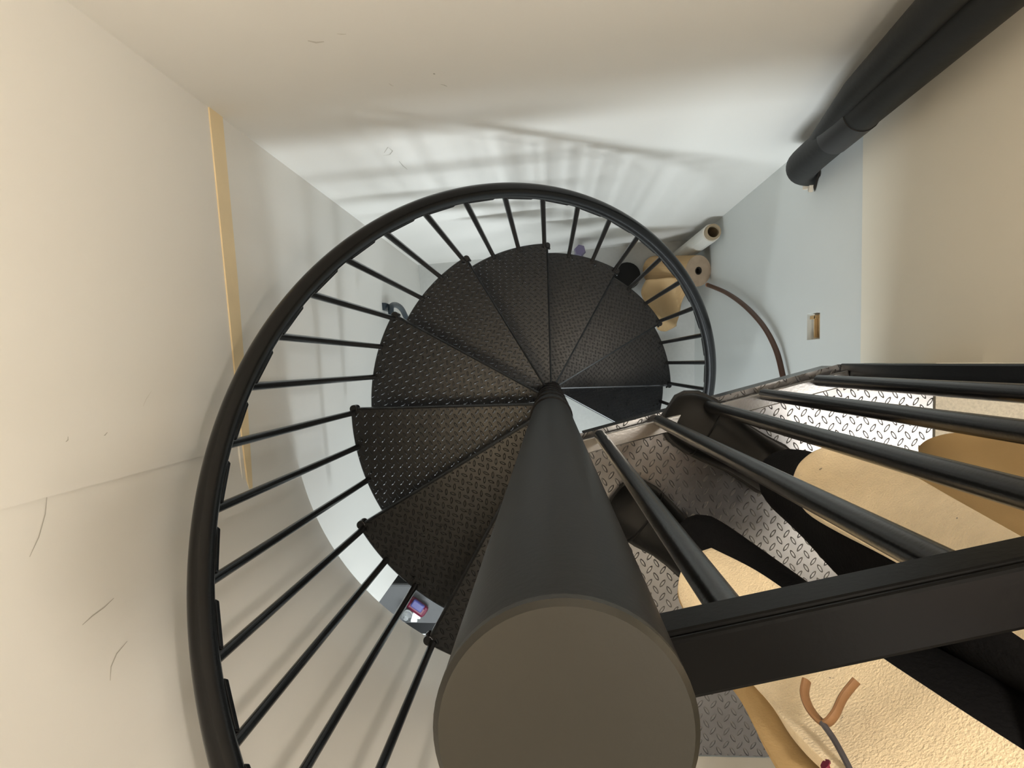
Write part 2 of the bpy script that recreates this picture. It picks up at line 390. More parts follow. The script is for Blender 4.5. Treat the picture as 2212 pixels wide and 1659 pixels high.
# ============================================================ LANDING
landing = empty('landing_platform', (0.3, -0.3, ZL), 'diamond plate landing platform between the pole and the carpet', 'platform')
e0 = at(1262, 936, ZL); e1 = at(1812, 787, ZL)          # the free edge of the landing, over the stairwell
pts = [(0.0, -0.045), (0.042, -0.012), (e0.x, e0.y), (e1.x, e1.y), (0.680, 0.112), (0.680, -0.603), (0.026, -0.603), (0.0, -0.56)]
bm = bmesh.new(); prism_bm(bm, pts, -0.006, 0.0)
link('plate', bm, 'landing_plate', landing, loc=(-0.3, 0.3, 0))
bm = bmesh.new(); bar_bm(bm, (e0.x - 0.3, e0.y + 0.294, -0.045), (e1.x - 0.3, e1.y + 0.294, -0.045), 0.006, 0.078)
bar_bm(bm, (e1.x - 0.3, e1.y + 0.294, -0.045), (0.38, 0.409, -0.045), 0.006, 0.078)
link('fascia', bm, 'black_paint', landing)
bm = bmesh.new(); bar_bm(bm, (-0.297, 0.24, -0.045), (-0.297, -0.26, -0.045), 0.006, 0.078); link('side_fascia', bm, 'black_paint', landing)

# guard railing on the landing
guard = empty('guard_railing', (0.3, -0.06, ZL), 'black guard railing with round bars along the landing edge, in front of the tan jacket', 'railing')
def gl(o): o.location = (-0.3, 0.06, -ZL); return o
ZG = CAM.z - 0.355
g0 = at(1292, 957, ZL + 0.035); g1 = at(1834, 815, ZL + 0.035)
bm = bmesh.new(); bar_bm(bm, g0 + (g0 - g1).normalized() * 0.03, g1, 0.026, 0.014); gl(link('bottom_rail', bm, 'rail_gloss', guard, bevel=0.002))
t0 = at(1462, 1436, ZG); t1 = at(2212, 1280, ZG); td = (t1 - t0).normalized(); t2 = t0 + td * 0.62
bm = bmesh.new()
bar_bm(bm, t0 - td * 0.012 + Vector((0, -0.002, 0)), t2, 0.030, 0.006)
bar_bm(bm, t0 - td * 0.010 + Vector((0, 0.006, -0.018)), t2 + Vector((0, 0.006, -0.018)), 0.018, 0.030)
gl(link('top_rail', bm, 'rail_satin', guard, bevel=0.0022))
feet = [(1296, 941), (1424, 909), (1530, 878), (1651, 852), (1770, 822)]
tops = [(1594, 1350), (2090, 1248)]
ft = [at(x, y, ZL + 0.04) for x, y in feet]
tp = [at(x, y, ZG - 0.03) for x, y in tops]
step = tp[1] - tp[0]
for i, f in enumerate(ft):
    q = tp[0] + (tp[1] - tp[0]) * i if i < 2 else None
    if q is None:
        q = Vector((f.x, f.y, ZG - 0.03)) + (tp[1] - Vector((ft[1].x, ft[1].y, ZG - 0.03))) * max(0, 1 - 0.5 * (i - 1))
    bm = bmesh.new(); tube_bm(bm, [f, q], 0.0100, 18)
    gl(link('baluster', bm, 'black_paint', guard, smooth=True))
pf = at(1836, 803, ZL + 0.002)
bm = bmesh.new(); box_bm(bm, pf.x - 0.017, pf.x + 0.017, pf.y - 0.015, pf.y + 0.015, ZL + 0.001, ZG + 0.02); gl(link('post', bm, 'black_paint', guard, bevel=0.003))

# ============================================================ PIPES IN THE CORNER
pz = CAM.z - 2.22
pe = at(1716, 372, pz)
pipe = empty('drain_pipe', (pe.x, pe.y, pz), 'thick black wrapped pipe coming down the corner and bending into the wall hole', 'pipe')
def rel(o, e): o.location = -Vector(e.location); return o
dirx = at(2105, 30, CAM.z - 1.23); up = (dirx - pe) / (1.23 and (dirx.z - pe.z))
top = pe + up * (ZC - 0.002 - pe.z)
pp = [top, pe + up * 1.2, pe + up * 0.55, pe + up * 0.30, pe + up * 0.12, pe + Vector((0.012, 0.004, 0.03)), pe + Vector((0.045, 0.006, -0.008)), pe + Vector((0.11, 0.006, -0.010))]
pp = [pp[0], pp[1], pp[2]] + catmull(pp[3:], 8)
bm = bmesh.new(); tube_bm(bm, pp, [0.040, 0.040, 0.040] + [0.041 + 0.003 * min(1, i / 10) for i in range(len(pp) - 3)], 28)
rel(link('pipe', bm, 'pipe', pipe, smooth=True), pipe)
bm = bmesh.new(); tube_bm(bm, [pe + up * 0.52, pe + up * 0.34], [0.0425, 0.0425], 28); rel(link('tape_wrap', bm, 'tape', pipe, smooth=True), pipe)
off = Vector((-0.035, 0.020, 0))
pe2 = pe + off + Vector((0.03, -0.01, 0))
bm = bmesh.new(); q0 = top + Vector((-0.062, 0.022, 0)); 
tube_bm(bm, [q0, pe + up * 1.2 + Vector((-0.060, 0.020, 0)), pe + up * 0.6 + Vector((-0.040, 0.022, 0)), pe + up * 0.25 + Vector((-0.014, 0.012, 0)), pe + up * 0.1 + Vector((0.0, 0.006, 0))], [0.034, 0.034, 0.030, 0.024, 0.018], 20)
rel(link('pipe_sleeve', bm, 'pipe', pipe, smooth=True), pipe)
# torn plaster round the hole the pipe goes through
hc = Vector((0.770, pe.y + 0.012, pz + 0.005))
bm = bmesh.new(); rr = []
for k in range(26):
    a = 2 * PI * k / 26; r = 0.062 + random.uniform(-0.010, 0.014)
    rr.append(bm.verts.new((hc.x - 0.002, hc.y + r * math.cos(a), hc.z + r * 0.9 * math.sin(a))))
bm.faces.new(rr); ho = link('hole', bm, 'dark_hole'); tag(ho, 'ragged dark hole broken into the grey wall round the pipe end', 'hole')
bm = bmesh.new()
for k in range(9):
    a = math.radians(200 + k * 22); r = 0.055 + random.uniform(0, 0.012)
    c = Vector((0.764 + random.uniform(-0.008, 0), hc.y + r * math.cos(a), hc.z + r * math.sin(a)))
    m0 = Matrix.Translation(c) @ Matrix.Rotation(random.uniform(0, 3), 4, 'X') @ Matrix.Rotation(random.uniform(-.6, .6), 4, 'Z')
    box_bm(bm, -0.005, 0.006, -0.010, 0.012, -0.006, 0.007, m0)
o = link('plaster_rubble', bm, 'gypsum'); o['kind'] = 'stuff'; tag(o, 'crumbled plaster bits along the rim of the pipe hole', 'plaster', None)

# socket cut-out: back of the hole and a stud strip inside it
sk = empty('wall_cutout', (0.80, (OY0 + OY1) / 2, (OZ0 + OZ1) / 2), 'small square cutout in the grey wall showing brown wood inside', 'cutout')
bm = bmesh.new(); box_bm(bm, -0.012, 0.0, -(OY1 - OY0) / 2, (OY1 - OY0) / 2, -0.0525, 0.0525); link('backing', bm, 'gypsum', sk)
bm = bmesh.new(); box_bm(bm, -0.026, -0.013, -0.034, 0.030, -0.006, 0.001); box_bm(bm, -0.026, -0.013, 0.022, 0.032, -0.04, 0.006); box_bm(bm, -0.016, -0.013, -0.034, 0.034, 0.002, 0.045); link('stud', bm, 'stud', sk)

# ============================================================ THINGS IN THE STAIRWELL
# white paper roll in the back right corner
tw = at(1567, 493, 0.66)
tw = Vector((min(tw.x, 0.722), min(tw.y, 0.70), 0.66)); bw = Vector((tw.x - 0.035, tw.y - 0.02, 0.0))
wr = empty('white_paper_roll', (bw.x, bw.y, 0), 'white paper roll on a cardboard core, upright in the back corner', 'paper roll', None)
def hollow(bm, a, b, ro, ri, seg=28):
    a, b = Vector(a), Vector(b); t = (b - a).normalized(); u = t.orthogonal().normalized(); v = t.cross(u)
    R = [[bm.verts.new(p + (u * math.cos(2 * PI * k / seg) + v * math.sin(2 * PI * k / seg)) * r) for k in range(seg)] for p, r in ((a, ro), (b, ro), (b, ri), (a, ri))]
    for j in range(4):
        for k in range(seg): bm.faces.new((R[j][k], R[j][(k + 1) % seg], R[(j + 1) % 4][(k + 1) % seg], R[(j + 1) % 4][k]))
dirw = (tw - bw).normalized()
bm = bmesh.new(); hollow(bm, bw + dirw * 0.002, tw - dirw * 0.03, 0.040, 0.030); rel(link('paper', bm, 'white_paper', wr, smooth=False), wr)
bm = bmesh.new(); hollow(bm, bw + dirw * 0.004, tw, 0.0345, 0.0255); rel(link('core', bm, 'cardboard', wr), wr)
# brown kraft roll with loose sheet
tk = at(1508, 585, 0.42); dk = Vector((-0.20, 0.055, -0.40)).normalized(); 
bk = tk + dk * 0.36
kr = empty('kraft_paper_roll', (bk.x, bk.y, 0), 'brown kraft paper roll leaning in the corner with a loose sheet', 'paper roll')
bm = bmesh.new(); hollow(bm, bk, tk, 0.074, 0.018, 32); rel(link('roll', bm, 'kraft', kr), kr)
bm = bmesh.new(); hollow(bm, tk - dk * 0.0005, tk - dk * 0.0025, 0.073, 0.019, 32); rel(link('roll_end', bm, 'kraft_end', kr), kr)
bm = bmesh.new(); hollow(bm, bk + dk * -0.002, tk - dk * 0.004, 0.0185, 0.0145, 24); rel(link('core', bm, 'dark_hole', kr), kr)
rows = []
sheet = [[(1500, 608, .40), (1450, 600, .36), (1395, 605, .28)], [(1478, 640, .34), (1440, 640, .30), (1385, 632, .24)], [(1470, 668, .30), (1435, 672, .22), (1395, 660, .18)],
         [(1464, 690, .24), (1445, 700, .14), (1410, 690, .10)], [(1462, 704, .14), (1438, 716, .06), (1420, 712, .02)]]
bm = bmesh.new(); cols_ = [catmull([at(*q) for q in r], 6) for r in sheet]
g = [catmull([cols_[i][j] for i in range(5)], 6) for j in range(len(cols_[0]))]
vg = [[bm.verts.new(p + Vector((0, 0, 0.012 * math.sin(j * 1.3 + i * .5)))) for i, p in enumerate(r)] for j, r in enumerate(g)]
for j in range(len(vg) - 1):
    for i in range(len(vg[0]) - 1): bm.faces.new((vg[j][i], vg[j + 1][i], vg[j + 1][i + 1], vg[j][i + 1]))
o = rel(link('loose_sheet', bm, 'kraft', kr, smooth=True), kr); s = o.modifiers.new('th', 'SOLIDIFY'); s.thickness = 0.0012
# black low bin on the floor by the kraft roll
c0 = at(1355, 595, 0.2)
bm = bmesh.new(); tube_bm(bm, [(c0.x, c0.y, 0), (c0.x, c0.y, 0.18), (c0.x, c0.y, 0.2)], [0.06, 0.07, 0.066], 24)
o = link('black_tub', bm, 'black_satin'); tag(o, 'small black tub on the floor left of the kraft roll', 'tub')
# brown cable arching along the grey wall
cb = [(1700, 860, 1.62), (1691, 812, 1.50), (1676, 755, 1.30), (1648, 703, 1.10), (1608, 660, 0.86), (1568, 632, 0.62), (1530, 616, 0.42)]
P = []
for x, y, z in cb:
    q = at(x, y, z); q.x = min(q.x, 0.757); P.append(q)
# keep the cable on its line of sight but in front of the wall
P = []
for x, y, z in cb:
    d = at(x, y, 0) - CAM; t_ = (0.752 - CAM.x) / d.x; q = CAM + d * min(t_, 1.0); 
    if q.z < 0.05: q = CAM + d * ((0.05 - CAM.z) / d.z)
    P.append(q)
bm = bmesh.new(); cp = catmull(P, 8); tube_bm(bm, cp, 0.0095, 12)
cbl = link('brown_cable', bm, 'cable', smooth=True); tag(cbl, 'brown cable curving down the grey wall to the paper rolls', 'cable')
bm = bmesh.new(); dl = (cp[-1] - cp[-2]).normalized(); tube_bm(bm, [cp[-1], cp[-1] + dl * 0.02], [0.0098, 0.0098], 12); link('cable_tip', bm, 'cable_end', cbl, smooth=True)
# small things at the foot of the walls
hk = [at(845, 665, 0.9), at(850, 656, 0.93), at(862, 657, 0.93), at(872, 668, 0.9), at(878, 685, 0.85)]
zz = 0.75
hk = []
for x, y in ((846, 690), (845, 663), (856, 659), (868, 668), (878, 688), (886, 705)):
    d = at(x, y, 0) - CAM; t_ = ((RC - 0.035) - NL.dot(CAM)) / NL.dot(d); hk.append(CAM + d * t_)
bm = bmesh.new(); tube_bm(bm, catmull(hk, 6), 0.012, 12); hook = link('wall_hook', bm, 'blue_black', smooth=True)
bm = bmesh.new(); q = hk[1]; bar_bm(bm, q + Vector((-0.026, 0, 0.03)), q + Vector((-0.026, 0, -0.09)), 0.016, 0.03); link('mounting_plate', bm, 'blue_black', hook)
tag(hook, 'dark blue curved hook sticking out of the left wall by the treads', 'hook')
pk = at(1252, 531, 0.35); pk.y = min(pk.y, 0.70)
bm = bmesh.new(); tube_bm(bm, [(pk.x, pk.y - 0.03, 0), (pk.x, pk.y - 0.03, 0.38)], 0.022, 6); hb = link('purple_handle', bm, 'purple')
bm = bmesh.new(); tube_bm(bm, [(pk.x, pk.y - 0.03, 0.38), (pk.x, pk.y - 0.03, 0.42)], [0.030, 0.026], 6); link('grip', bm, 'purple', hb)
tag(hb, 'small purple handle standing against the back wall behind the treads', 'handle')

# storage seat with odds and ends seen through the gap beside the top tread
zc = 0.55
c = at(893, 1337, zc)
bx = empty('storage_bin', (c.x, c.y, 0), 'black storage bin with a grey cloth top below the top tread', 'bin')
bm = bmesh.new(); box_bm(bm, -0.20, 0.20, -0.13, 0.16, 0, zc - 0.03); link('body', bm, 'black_satin', bx, bevel=0.01)
bm = bmesh.new(); box_bm(bm, -0.205, 0.205, -0.022, 0.165, zc - 0.03, zc); link('cloth_top', bm, 'grey_cloth', bx, bevel=0.012)
bm = bmesh.new(); box_bm(bm, -0.205, 0.205, -0.085, -0.080, zc - 0.03, zc - 0.026); link('metal_strip', bm, 'white_plastic', bx)
q = at(903, 1308, zc)
bm = bmesh.new(); box_bm(bm, -0.05, 0.05, -0.03, 0.03, 0, 0.04, Matrix.Translation(q) @ Matrix.Rotation(-0.6, 4, 'Z'))
o = link('snack_packet', bm, 'red_pack', bevel=0.015); tag(o, 'crumpled dark red packet on the grey bin top, farther from the treads', 'packet')
q = at(903, 1307, zc + 0.04)
bm = bmesh.new(); box_bm(bm, -0.03, 0.03, -0.02, 0.02, 0.0, 0.02, Matrix.Translation(q) @ Matrix.Rotation(-0.6, 4, 'Z'))
o = link('blue_packet', bm, 'blue_pack', bevel=0.006); tag(o, 'small blue packet lying on the dark red packet', 'packet')
q = at(884, 1322, zc)
bm = bmesh.new(); tube_bm(bm, [(q.x, q.y, zc), (q.x, q.y, zc + 0.07), (q.x, q.y, zc + 0.09)], [0.022, 0.024, 0.012], 16); o = link('clear_bottle', bm, 'clear', smooth=True)
tag(o, 'small clear plastic bottle on the grey bin top beside the packets', 'bottle')
q = at(893, 1330, zc)
bm = bmesh.new(); box_bm(bm, -0.035, 0.035, -0.012, 0.012, 0.0, 0.012, Matrix.Translation(q)); box_bm(bm, -0.01, 0.02, -0.026, 0.02, 0.0, 0.016, Matrix.Translation(q))
o = link('white_clip', bm, 'white_plastic', bevel=0.002); tag(o, 'little white plastic clip lying on the grey bin top', 'clip')

# ============================================================ CEILING LIGHTS (upstairs)
e = empty('ceiling_panel', (1.30, -0.30, ZC), 'lit rectangular ceiling panel over the landing and carpet', 'ceiling light')
bm = bmesh.new(); box_bm(bm, -.62, .62, -.29, .29, -0.03, 0); link('frame', bm, 'panel', e)
bm = bmesh.new(); box_bm(bm, -.60, .60, -.27, .27, -0.034, -0.030); link('diffuser', bm, 'lit', e)
e = empty('ceiling_lamp', (-0.36, -0.20, ZC), 'round warm ceiling lamp over the stairs', 'ceiling light')
bm = bmesh.new(); tube_bm(bm, [(0, 0, 0), (0, 0, -0.03)], 0.15, 32); link('base', bm, 'panel', e)
bm = bmesh.new(); tube_bm(bm, [(0, 0, -0.03), (0, 0, -0.045), (0, 0, -0.05)], [0.135, 0.125, 0.10], 32); link('lamp_shade', bm, 'lit_warm', e)
e = empty('pendant_lamp', (0.31, 0.08, ZC), 'warm bulb hanging from the ceiling above the guard railing', 'pendant lamp')
bm = bmesh.new(); tube_bm(bm, [(0, 0, 0), (0, 0, -0.76)], 0.004, 10); link('cord', bm, 'black_satin', e)
bm = bmesh.new(); tube_bm(bm, [(0, 0, -0.75), (0, 0, -0.81)], [0.016, 0.019], 20); link('socket', bm, 'black_satin', e)
bm = bmesh.new(); tube_bm(bm, [(0, 0, -0.81), (0, 0, -0.825), (0, 0, -0.84), (0, 0, -0.848)], [0.015, 0.024, 0.022, 0.010], 20); link('bulb', bm, 'lit_warm', e, smooth=True)

# ============================================================ THE PERSON
person = empty('person', (0.42, -0.20, ZL), 'person in black trousers and open tan jacket leaning over the guard railing', 'person')
def pr(o): o.location = -Vector(person.location); return o
c0 = Vector((CAM.x, CAM.y, 0))
def R(x, y, h): return Vector((CAM.x + x, CAM.y + y, ZL + h))
ank1, kn1, hip1 = R(0.375, -0.180, 0.10), R(0.395, -0.205, 0.50), R(0.53, -0.215, 0.90)
ank2, kn2, hip2 = R(0.230, -0.278, 0.10), R(0.310, -0.350, 0.50), R(0.47, -0.400, 0.90)
def grow(name, joints, edges, mat, lv=2, root=0):
    me = bpy.data.meshes.new(name); me.from_pydata([tuple(j[0]) for j in joints], edges, []); me.update()
    o = bpy.data.objects.new(name, me); col.objects.link(o)
    sk_ = o.modifiers.new('skin', 'SKIN'); sk_.use_smooth_shade = True
    for i, j in enumerate(joints):
        r = j[1] if isinstance(j[1], tuple) else (j[1], j[1])
        me.skin_vertices[0].data[i].radius = r
    me.skin_vertices[0].data[root].use_root = True
    sb = o.modifiers.new('sub', 'SUBSURF'); sb.levels = lv; sb.render_levels = lv
    me.materials.append(M[mat]); o.parent = person; pr(o); return o
pel = (hip1 + hip2) / 2 + Vector((0.02, 0, 0.06))
# trousers: pelvis and two legs in one surface
J = [(pel, 0.115), (hip1, 0.112), ((hip1 + kn1) / 2, 0.105), (kn1, 0.080), ((kn1 + ank1) / 2 + Vector((0.012, -0.004, 0)), 0.066), (ank1 + Vector((0, 0, 0.02)), 0.052),
     (hip2, 0.112), ((hip2 + kn2) / 2, 0.108), (kn2, 0.080), ((kn2 + ank2) / 2 + Vector((0.010, -0.006, 0)), 0.064), (ank2 + Vector((0, 0, 0.02)), 0.050)]
grow('trousers', J, [(0, 1), (1, 2), (2, 3), (3, 4), (4, 5), (0, 6), (6, 7), (7, 8), (8, 9), (9, 10)], 'pants')
# upper body: neck and head in one surface, facing the stairwell
FD = Vector((-0.88, 0.47, 0)).normalized(); SD = Vector((-FD.y, FD.x, 0))
def loft_bm(rings, n=28, a0=0.0, a1=2 * PI, close=True):
    bm = bmesh.new(); L = []
    m = n if close else n + 1
    for h, x, y, a, b in rings:
        c = R(x, y, h); r = []
        for k in range(m):
            t = a0 + (a1 - a0) * k / n
            r.append(bm.verts.new(c + FD * (a * math.cos(t)) + SD * (b * math.sin(t))))
        L.append(r)
    for p, q in zip(L[:-1], L[1:]):
        for k in range(n): bm.faces.new((p[k], p[(k + 1) % m], q[(k + 1) % m], q[k]))
    if close: bm.faces.new(list(reversed(L[0]))); bm.faces.new(L[-1])
    return bm
def smooth_rings(rings, n=5):
    A_ = catmull([Vector(r[:3]) for r in rings], n); B_ = catmull([Vector((r[3], r[4], 0)) for r in rings], n)
    return [(p.x, p.y, p.z, max(0.003, q.x), max(0.003, q.y)) for p, q in zip(A_, B_)]
def subd(o, lv=1):
    m_ = o.modifiers.new('sub', 'SUBSURF'); m_.levels = lv; m_.render_levels = lv; return o
head_r = [(1.36, .530, -.255, .075, .11), (1.43, .512, -.248, .052, .058), (1.49, .500, -.242, .054, .057), (1.525, .478, -.232, .072, .058), (1.56, .470, -.229, .086, .066),
          (1.60, .470, -.229, .092, .072), (1.65, .474, -.231, .096, .077), (1.70, .480, -.233, .090, .074), (1.74, .484, -.235, .066, .056), (1.76, .486, -.236, .02, .02)]
bm = loft_bm(smooth_rings(head_r, 4))
hc_ = R(.470, -.229, 1.60)
for v in bm.verts:                                  # brow, nose, lips and eye sockets pulled out of the same surface
    d = v.co - hc_; f = d.dot(FD); l = d.dot(SD); h = d.z
    if f > 0.04:
        v.co += FD * (0.026 * math.exp(-(l / 0.012) ** 2 - ((h + 0.012) / 0.020) ** 2)
                      + 0.008 * math.exp(-(l / 0.022) ** 2 - ((h + 0.052) / 0.008) ** 2)
                      - 0.010 * math.exp(-((abs(l) - 0.032) / 0.014) ** 2 - ((h - 0.012) / 0.012) ** 2))
body = subd(pr(link('body', bm, 'skin', person, smooth=True)))
for sg in (-1, 1):
    e_ = hc_ + FD * 0.078 + SD * (0.031 * sg) + Vector((0, 0, 0.012))
    bm = bmesh.new(); bmesh.ops.create_uvsphere(bm, u_segments=14, v_segments=10, radius=0.011, matrix=Matrix.Translation(e_)); link('eye', bm, 'white_plastic', body, smooth=True)
    bm = bmesh.new(); bmesh.ops.create_uvsphere(bm, u_segments=14, v_segments=10, radius=0.017, matrix=Matrix.Translation(hc_ + SD * (0.073 * sg) + Vector((0, 0, -0.002))) @ Matrix.Diagonal((0.9, 0.6, 1.8, 1))); link('ear', bm, 'skin', body, smooth=True)
bm = loft_bm(smooth_rings([(1.57, .500, -.245, .075, .076), (1.62, .492, -.241, .090, .083), (1.67, .488, -.238, .100, .086), (1.72, .488, -.238, .096, .080), (1.76, .489, -.238, .070, .060), (1.78, .490, -.238, .02, .02)], 4))
pr(link('hair', bm, 'hair', person, smooth=True))
torso = [(0.80, .490, -.310, .125, .165), (0.92, .515, -.310, .122, .165), (1.06, .540, -.300, .120, .160), (1.20, .548, -.285, .125, .175), (1.31, .540, -.270, .112, .185), (1.37, .530, -.262, .090, .150), (1.405, .520, -.255, .066, .075)]
bm = loft_bm(smooth_rings(torso, 4)); pr(link('shirt', bm, 'shirt', person, smooth=True))
# back and shoulders of the jacket, open at the front
jr = [(h, x, y, a + 0.028, b + 0.032) for h, x, y, a, b in smooth_rings([(0.66, .500, -.31, .15, .18)] + torso[:-1], 4)]
bm = loft_bm(jr, 30, math.radians(48), math.radians(312), close=False)
o = pr(link('jacket_body', bm, 'canvas', person, smooth=True)); m_ = o.modifiers.new('th', 'SOLIDIFY'); m_.thickness = 0.010
# sleeves: one hand holds the phone up over the stairwell, the other rests on the rail
shA = R(.50, -.415, 1.33); elA = R(.34, -.44, 1.27); wrA = R(.128, -.112, 1.392)
shB = R(.575, -.105, 1.33); elB = R(.72, -.06, 1.12); wrB = R(.520, -.045, 1.062)
def limb(name, pts, rads, mat):
    bm = bmesh.new(); P_ = catmull(pts, 6); n_ = len(P_); m = len(rads) - 1
    rr_ = [rads[min(int(i / (n_ - 1) * m), m - 1)] * (1 - (i / (n_ - 1) * m - min(int(i / (n_ - 1) * m), m - 1))) + rads[min(int(i / (n_ - 1) * m), m - 1) + 1] * (i / (n_ - 1) * m - min(int(i / (n_ - 1) * m), m - 1)) for i in range(n_)]
    tube_bm(bm, P_, rr_, 22); return pr(link(name, bm, mat, person, smooth=True))
limb('sleeve', [shA, elA, wrA], [.075, .058, .042], 'canvas'); limb('sleeve', [shB, elB, wrB], [.075, .058, .042], 'canvas')
def hand(wr, fwd, palm_n, curl):
    """palm and five fingers grown from one skeleton; curl bends the fingers towards palm_n"""
    fwd = fwd.normalized(); palm_n = (palm_n - fwd * palm_n.dot(fwd)).normalized(); sd = fwd.cross(palm_n)
    Jn = [(wr - fwd * 0.02, 0.026), (wr + fwd * 0.035, 0.027)]; Ed = [(0, 1)]
    for i, (o_, L_) in enumerate(((-0.030, .072), (-0.010, .082), (0.010, .078), (0.030, .062))):
        base = wr + fwd * 0.075 + sd * o_; Jn.append((base, 0.0125)); b_ = len(Jn) - 1; Ed.append((1, b_)); p_ = base; a_ = 0
        for q_, fr in enumerate((.45, .32, .23)):
            a_ += curl * (0.8, 1.0, 0.8)[q_]
            p_ = p_ + (fwd * math.cos(a_) + palm_n * math.sin(a_)) * (L_ * fr); Jn.append((p_, 0.0088 - 0.0008 * q_)); Ed.append((len(Jn) - 2, len(Jn) - 1))
    t0_ = wr + fwd * 0.020 - sd * 0.028; Jn.append((t0_, 0.014)); Ed.append((1, len(Jn) - 1))
    p_ = t0_
    for dv in (fwd * 0.6 - sd * 0.75 + palm_n * 0.3, fwd * 0.75 - sd * 0.2 + palm_n * 0.6):
        p_ = p_ + dv.normalized() * 0.030; Jn.append((p_, 0.0098)); Ed.append((len(Jn) - 2, len(Jn) - 1))
    return grow('hand', Jn, Ed, 'skin', 1)
hand(wrA, Vector((-0.55, 0.75, 0.10)), Vector((-0.5, -0.3, -0.1)), 0.55)
hand(wrB + Vector((0, 0, 0.0)), Vector((-0.95, -0.30, -0.02)), Vector((0, 0, -1)), 0.50)
ph = bmesh.new(); box_bm(ph, -0.075, 0.075, -0.037, 0.037, 0.012, 0.020, Matrix.Translation(CAM + Vector((0.045, 0.0, 0.012))) @ MR.to_4x4())
o = link('smartphone', ph, 'black_paint', bevel=0.003); tag(o, 'black smartphone held out level over the stairwell', 'phone')

# shoes
def shoe(heel, toe, wdt, name='shoe'):
    d = (toe - heel); L = d.length; u = d.normalized(); s = Vector((-u.y, u.x, 0))
    prof = [(0.0, .60, .045, .060), (0.06, .80, .070, .085), (0.18, .92, .095, .105), (0.32, .86, .100, .118), (0.45, .86, .085, .098), (0.60, .98, .065, .070), (0.75, 1.05, .052, .056), (0.88, .98, .044, .047), (0.96, .72, .036, .036), (1.0, .40, .022, .022)]
    bm = bmesh.new(); rings = []; N = 18
    for t, ww, h, hh in prof:
        r = []; hw = wdt / 2 * ww
        for k in range(N):
            a = PI * k / (N - 1); cx = math.cos(a); sy = math.sin(a)
            r.append(bm.verts.new(heel + u * (L * t) + s * (hw * (abs(cx) ** 0.7) * (1 if cx >= 0 else -1)) + Vector((0, 0, 0.018 + (hh - 0.018) * sy ** 0.8))))
        rings.append(r)
    for i in range(len(rings) - 1):
        for k in range(N - 1): bm.faces.new((rings[i][k], rings[i][k + 1], rings[i + 1][k + 1], rings[i + 1][k]))
        bm.faces.new((rings[i][0], rings[i + 1][0], rings[i + 1][N - 1], rings[i][N - 1]))
    bm.faces.new(rings[0]); bm.faces.new(list(reversed(rings[-1])))
    sh = link(name, bm, 'leather', person, smooth=True); pr(sh); sm = sh.modifiers.new('s', 'SUBSURF'); sm.levels = 2; sm.render_levels = 2
    bm = bmesh.new(); pts = []
    for t, ww, h, hh in prof: pts.append(heel + u * (L * t) + s * (wdt / 2 * ww + 0.004))
    for t, ww, h, hh in reversed(prof): pts.append(heel + u * (L * t) - s * (wdt / 2 * ww + 0.004))
    prism_bm(bm, [(p.x, p.y) for p in pts], heel.z + 0.001, heel.z + 0.022)
    link('sole', bm, 'sole', sh, bevel=0.004)
    # toe cap seam
    bm = bmesh.new(); i = 6; t, ww, h, hh = prof[i]; pts = []
    for k in range(N):
        a = PI * k / (N - 1); cx = math.cos(a); hw = wdt / 2 * ww
        pts.append(heel + u * (L * 0.70) + s * (hw * (abs(cx) ** 0.7) * (1 if cx >= 0 else -1) * 1.0) + Vector((0, 0, 0.020 + (0.060 - 0.018) * math.sin(a) ** 0.8)))
    tube_bm(bm, pts, 0.0022, 6); link('toe_seam', bm, 'leather', sh, smooth=True)
    return sh
def flat(px, py, h=0.0): q = at(px, py, ZL + 0.04); q.z = ZL + h; return q
shoe(flat(1722, 1046), flat(1448, 880), 0.100)
shoe(flat(1545, 1235), flat(1330, 1073), 0.100)

# jacket: two front flaps hanging open, fleece inwards, canvas outwards, and the back
def surf(name, grid, mat, thick, nu=8, nv=8, parent=None, wob=0.0):
    """grid rows of (px, py, depth under the lens); smooth surface given a real thickness"""
    rows = [catmull([at(x, y, CAM.z - d) for x, y, d in r], nu) for r in grid]
    G = [catmull([rows[i][j] for i in range(len(rows))], nv) for j in range(len(rows[0]))]
    bm = bmesh.new(); V = [[bm.verts.new(p) for p in r] for r in G]
    for j in range(len(V) - 1):
        for i in range(len(V[0]) - 1): bm.faces.new((V[j][i], V[j + 1][i], V[j + 1][i + 1], V[j][i + 1]))
    o = link(name, bm, mat, parent or person, smooth=True)
    if parent is None: pr(o)
    if wob:
        tx = bpy.data.textures.new(name + '_t', 'CLOUDS'); tx.noise_scale = 0.012
        dm = o.modifiers.new('d', 'DISPLACE'); dm.texture = tx; dm.strength = wob; dm.texture_coords = 'LOCAL'
    s_ = o.modifiers.new('th', 'SOLIDIFY'); s_.thickness = thick; s_.offset = 0
    bv = o.modifiers.new('bv', 'BEVEL'); bv.width = thick * 0.45; bv.segments = 3; bv.limit_method = 'ANGLE'
    return o
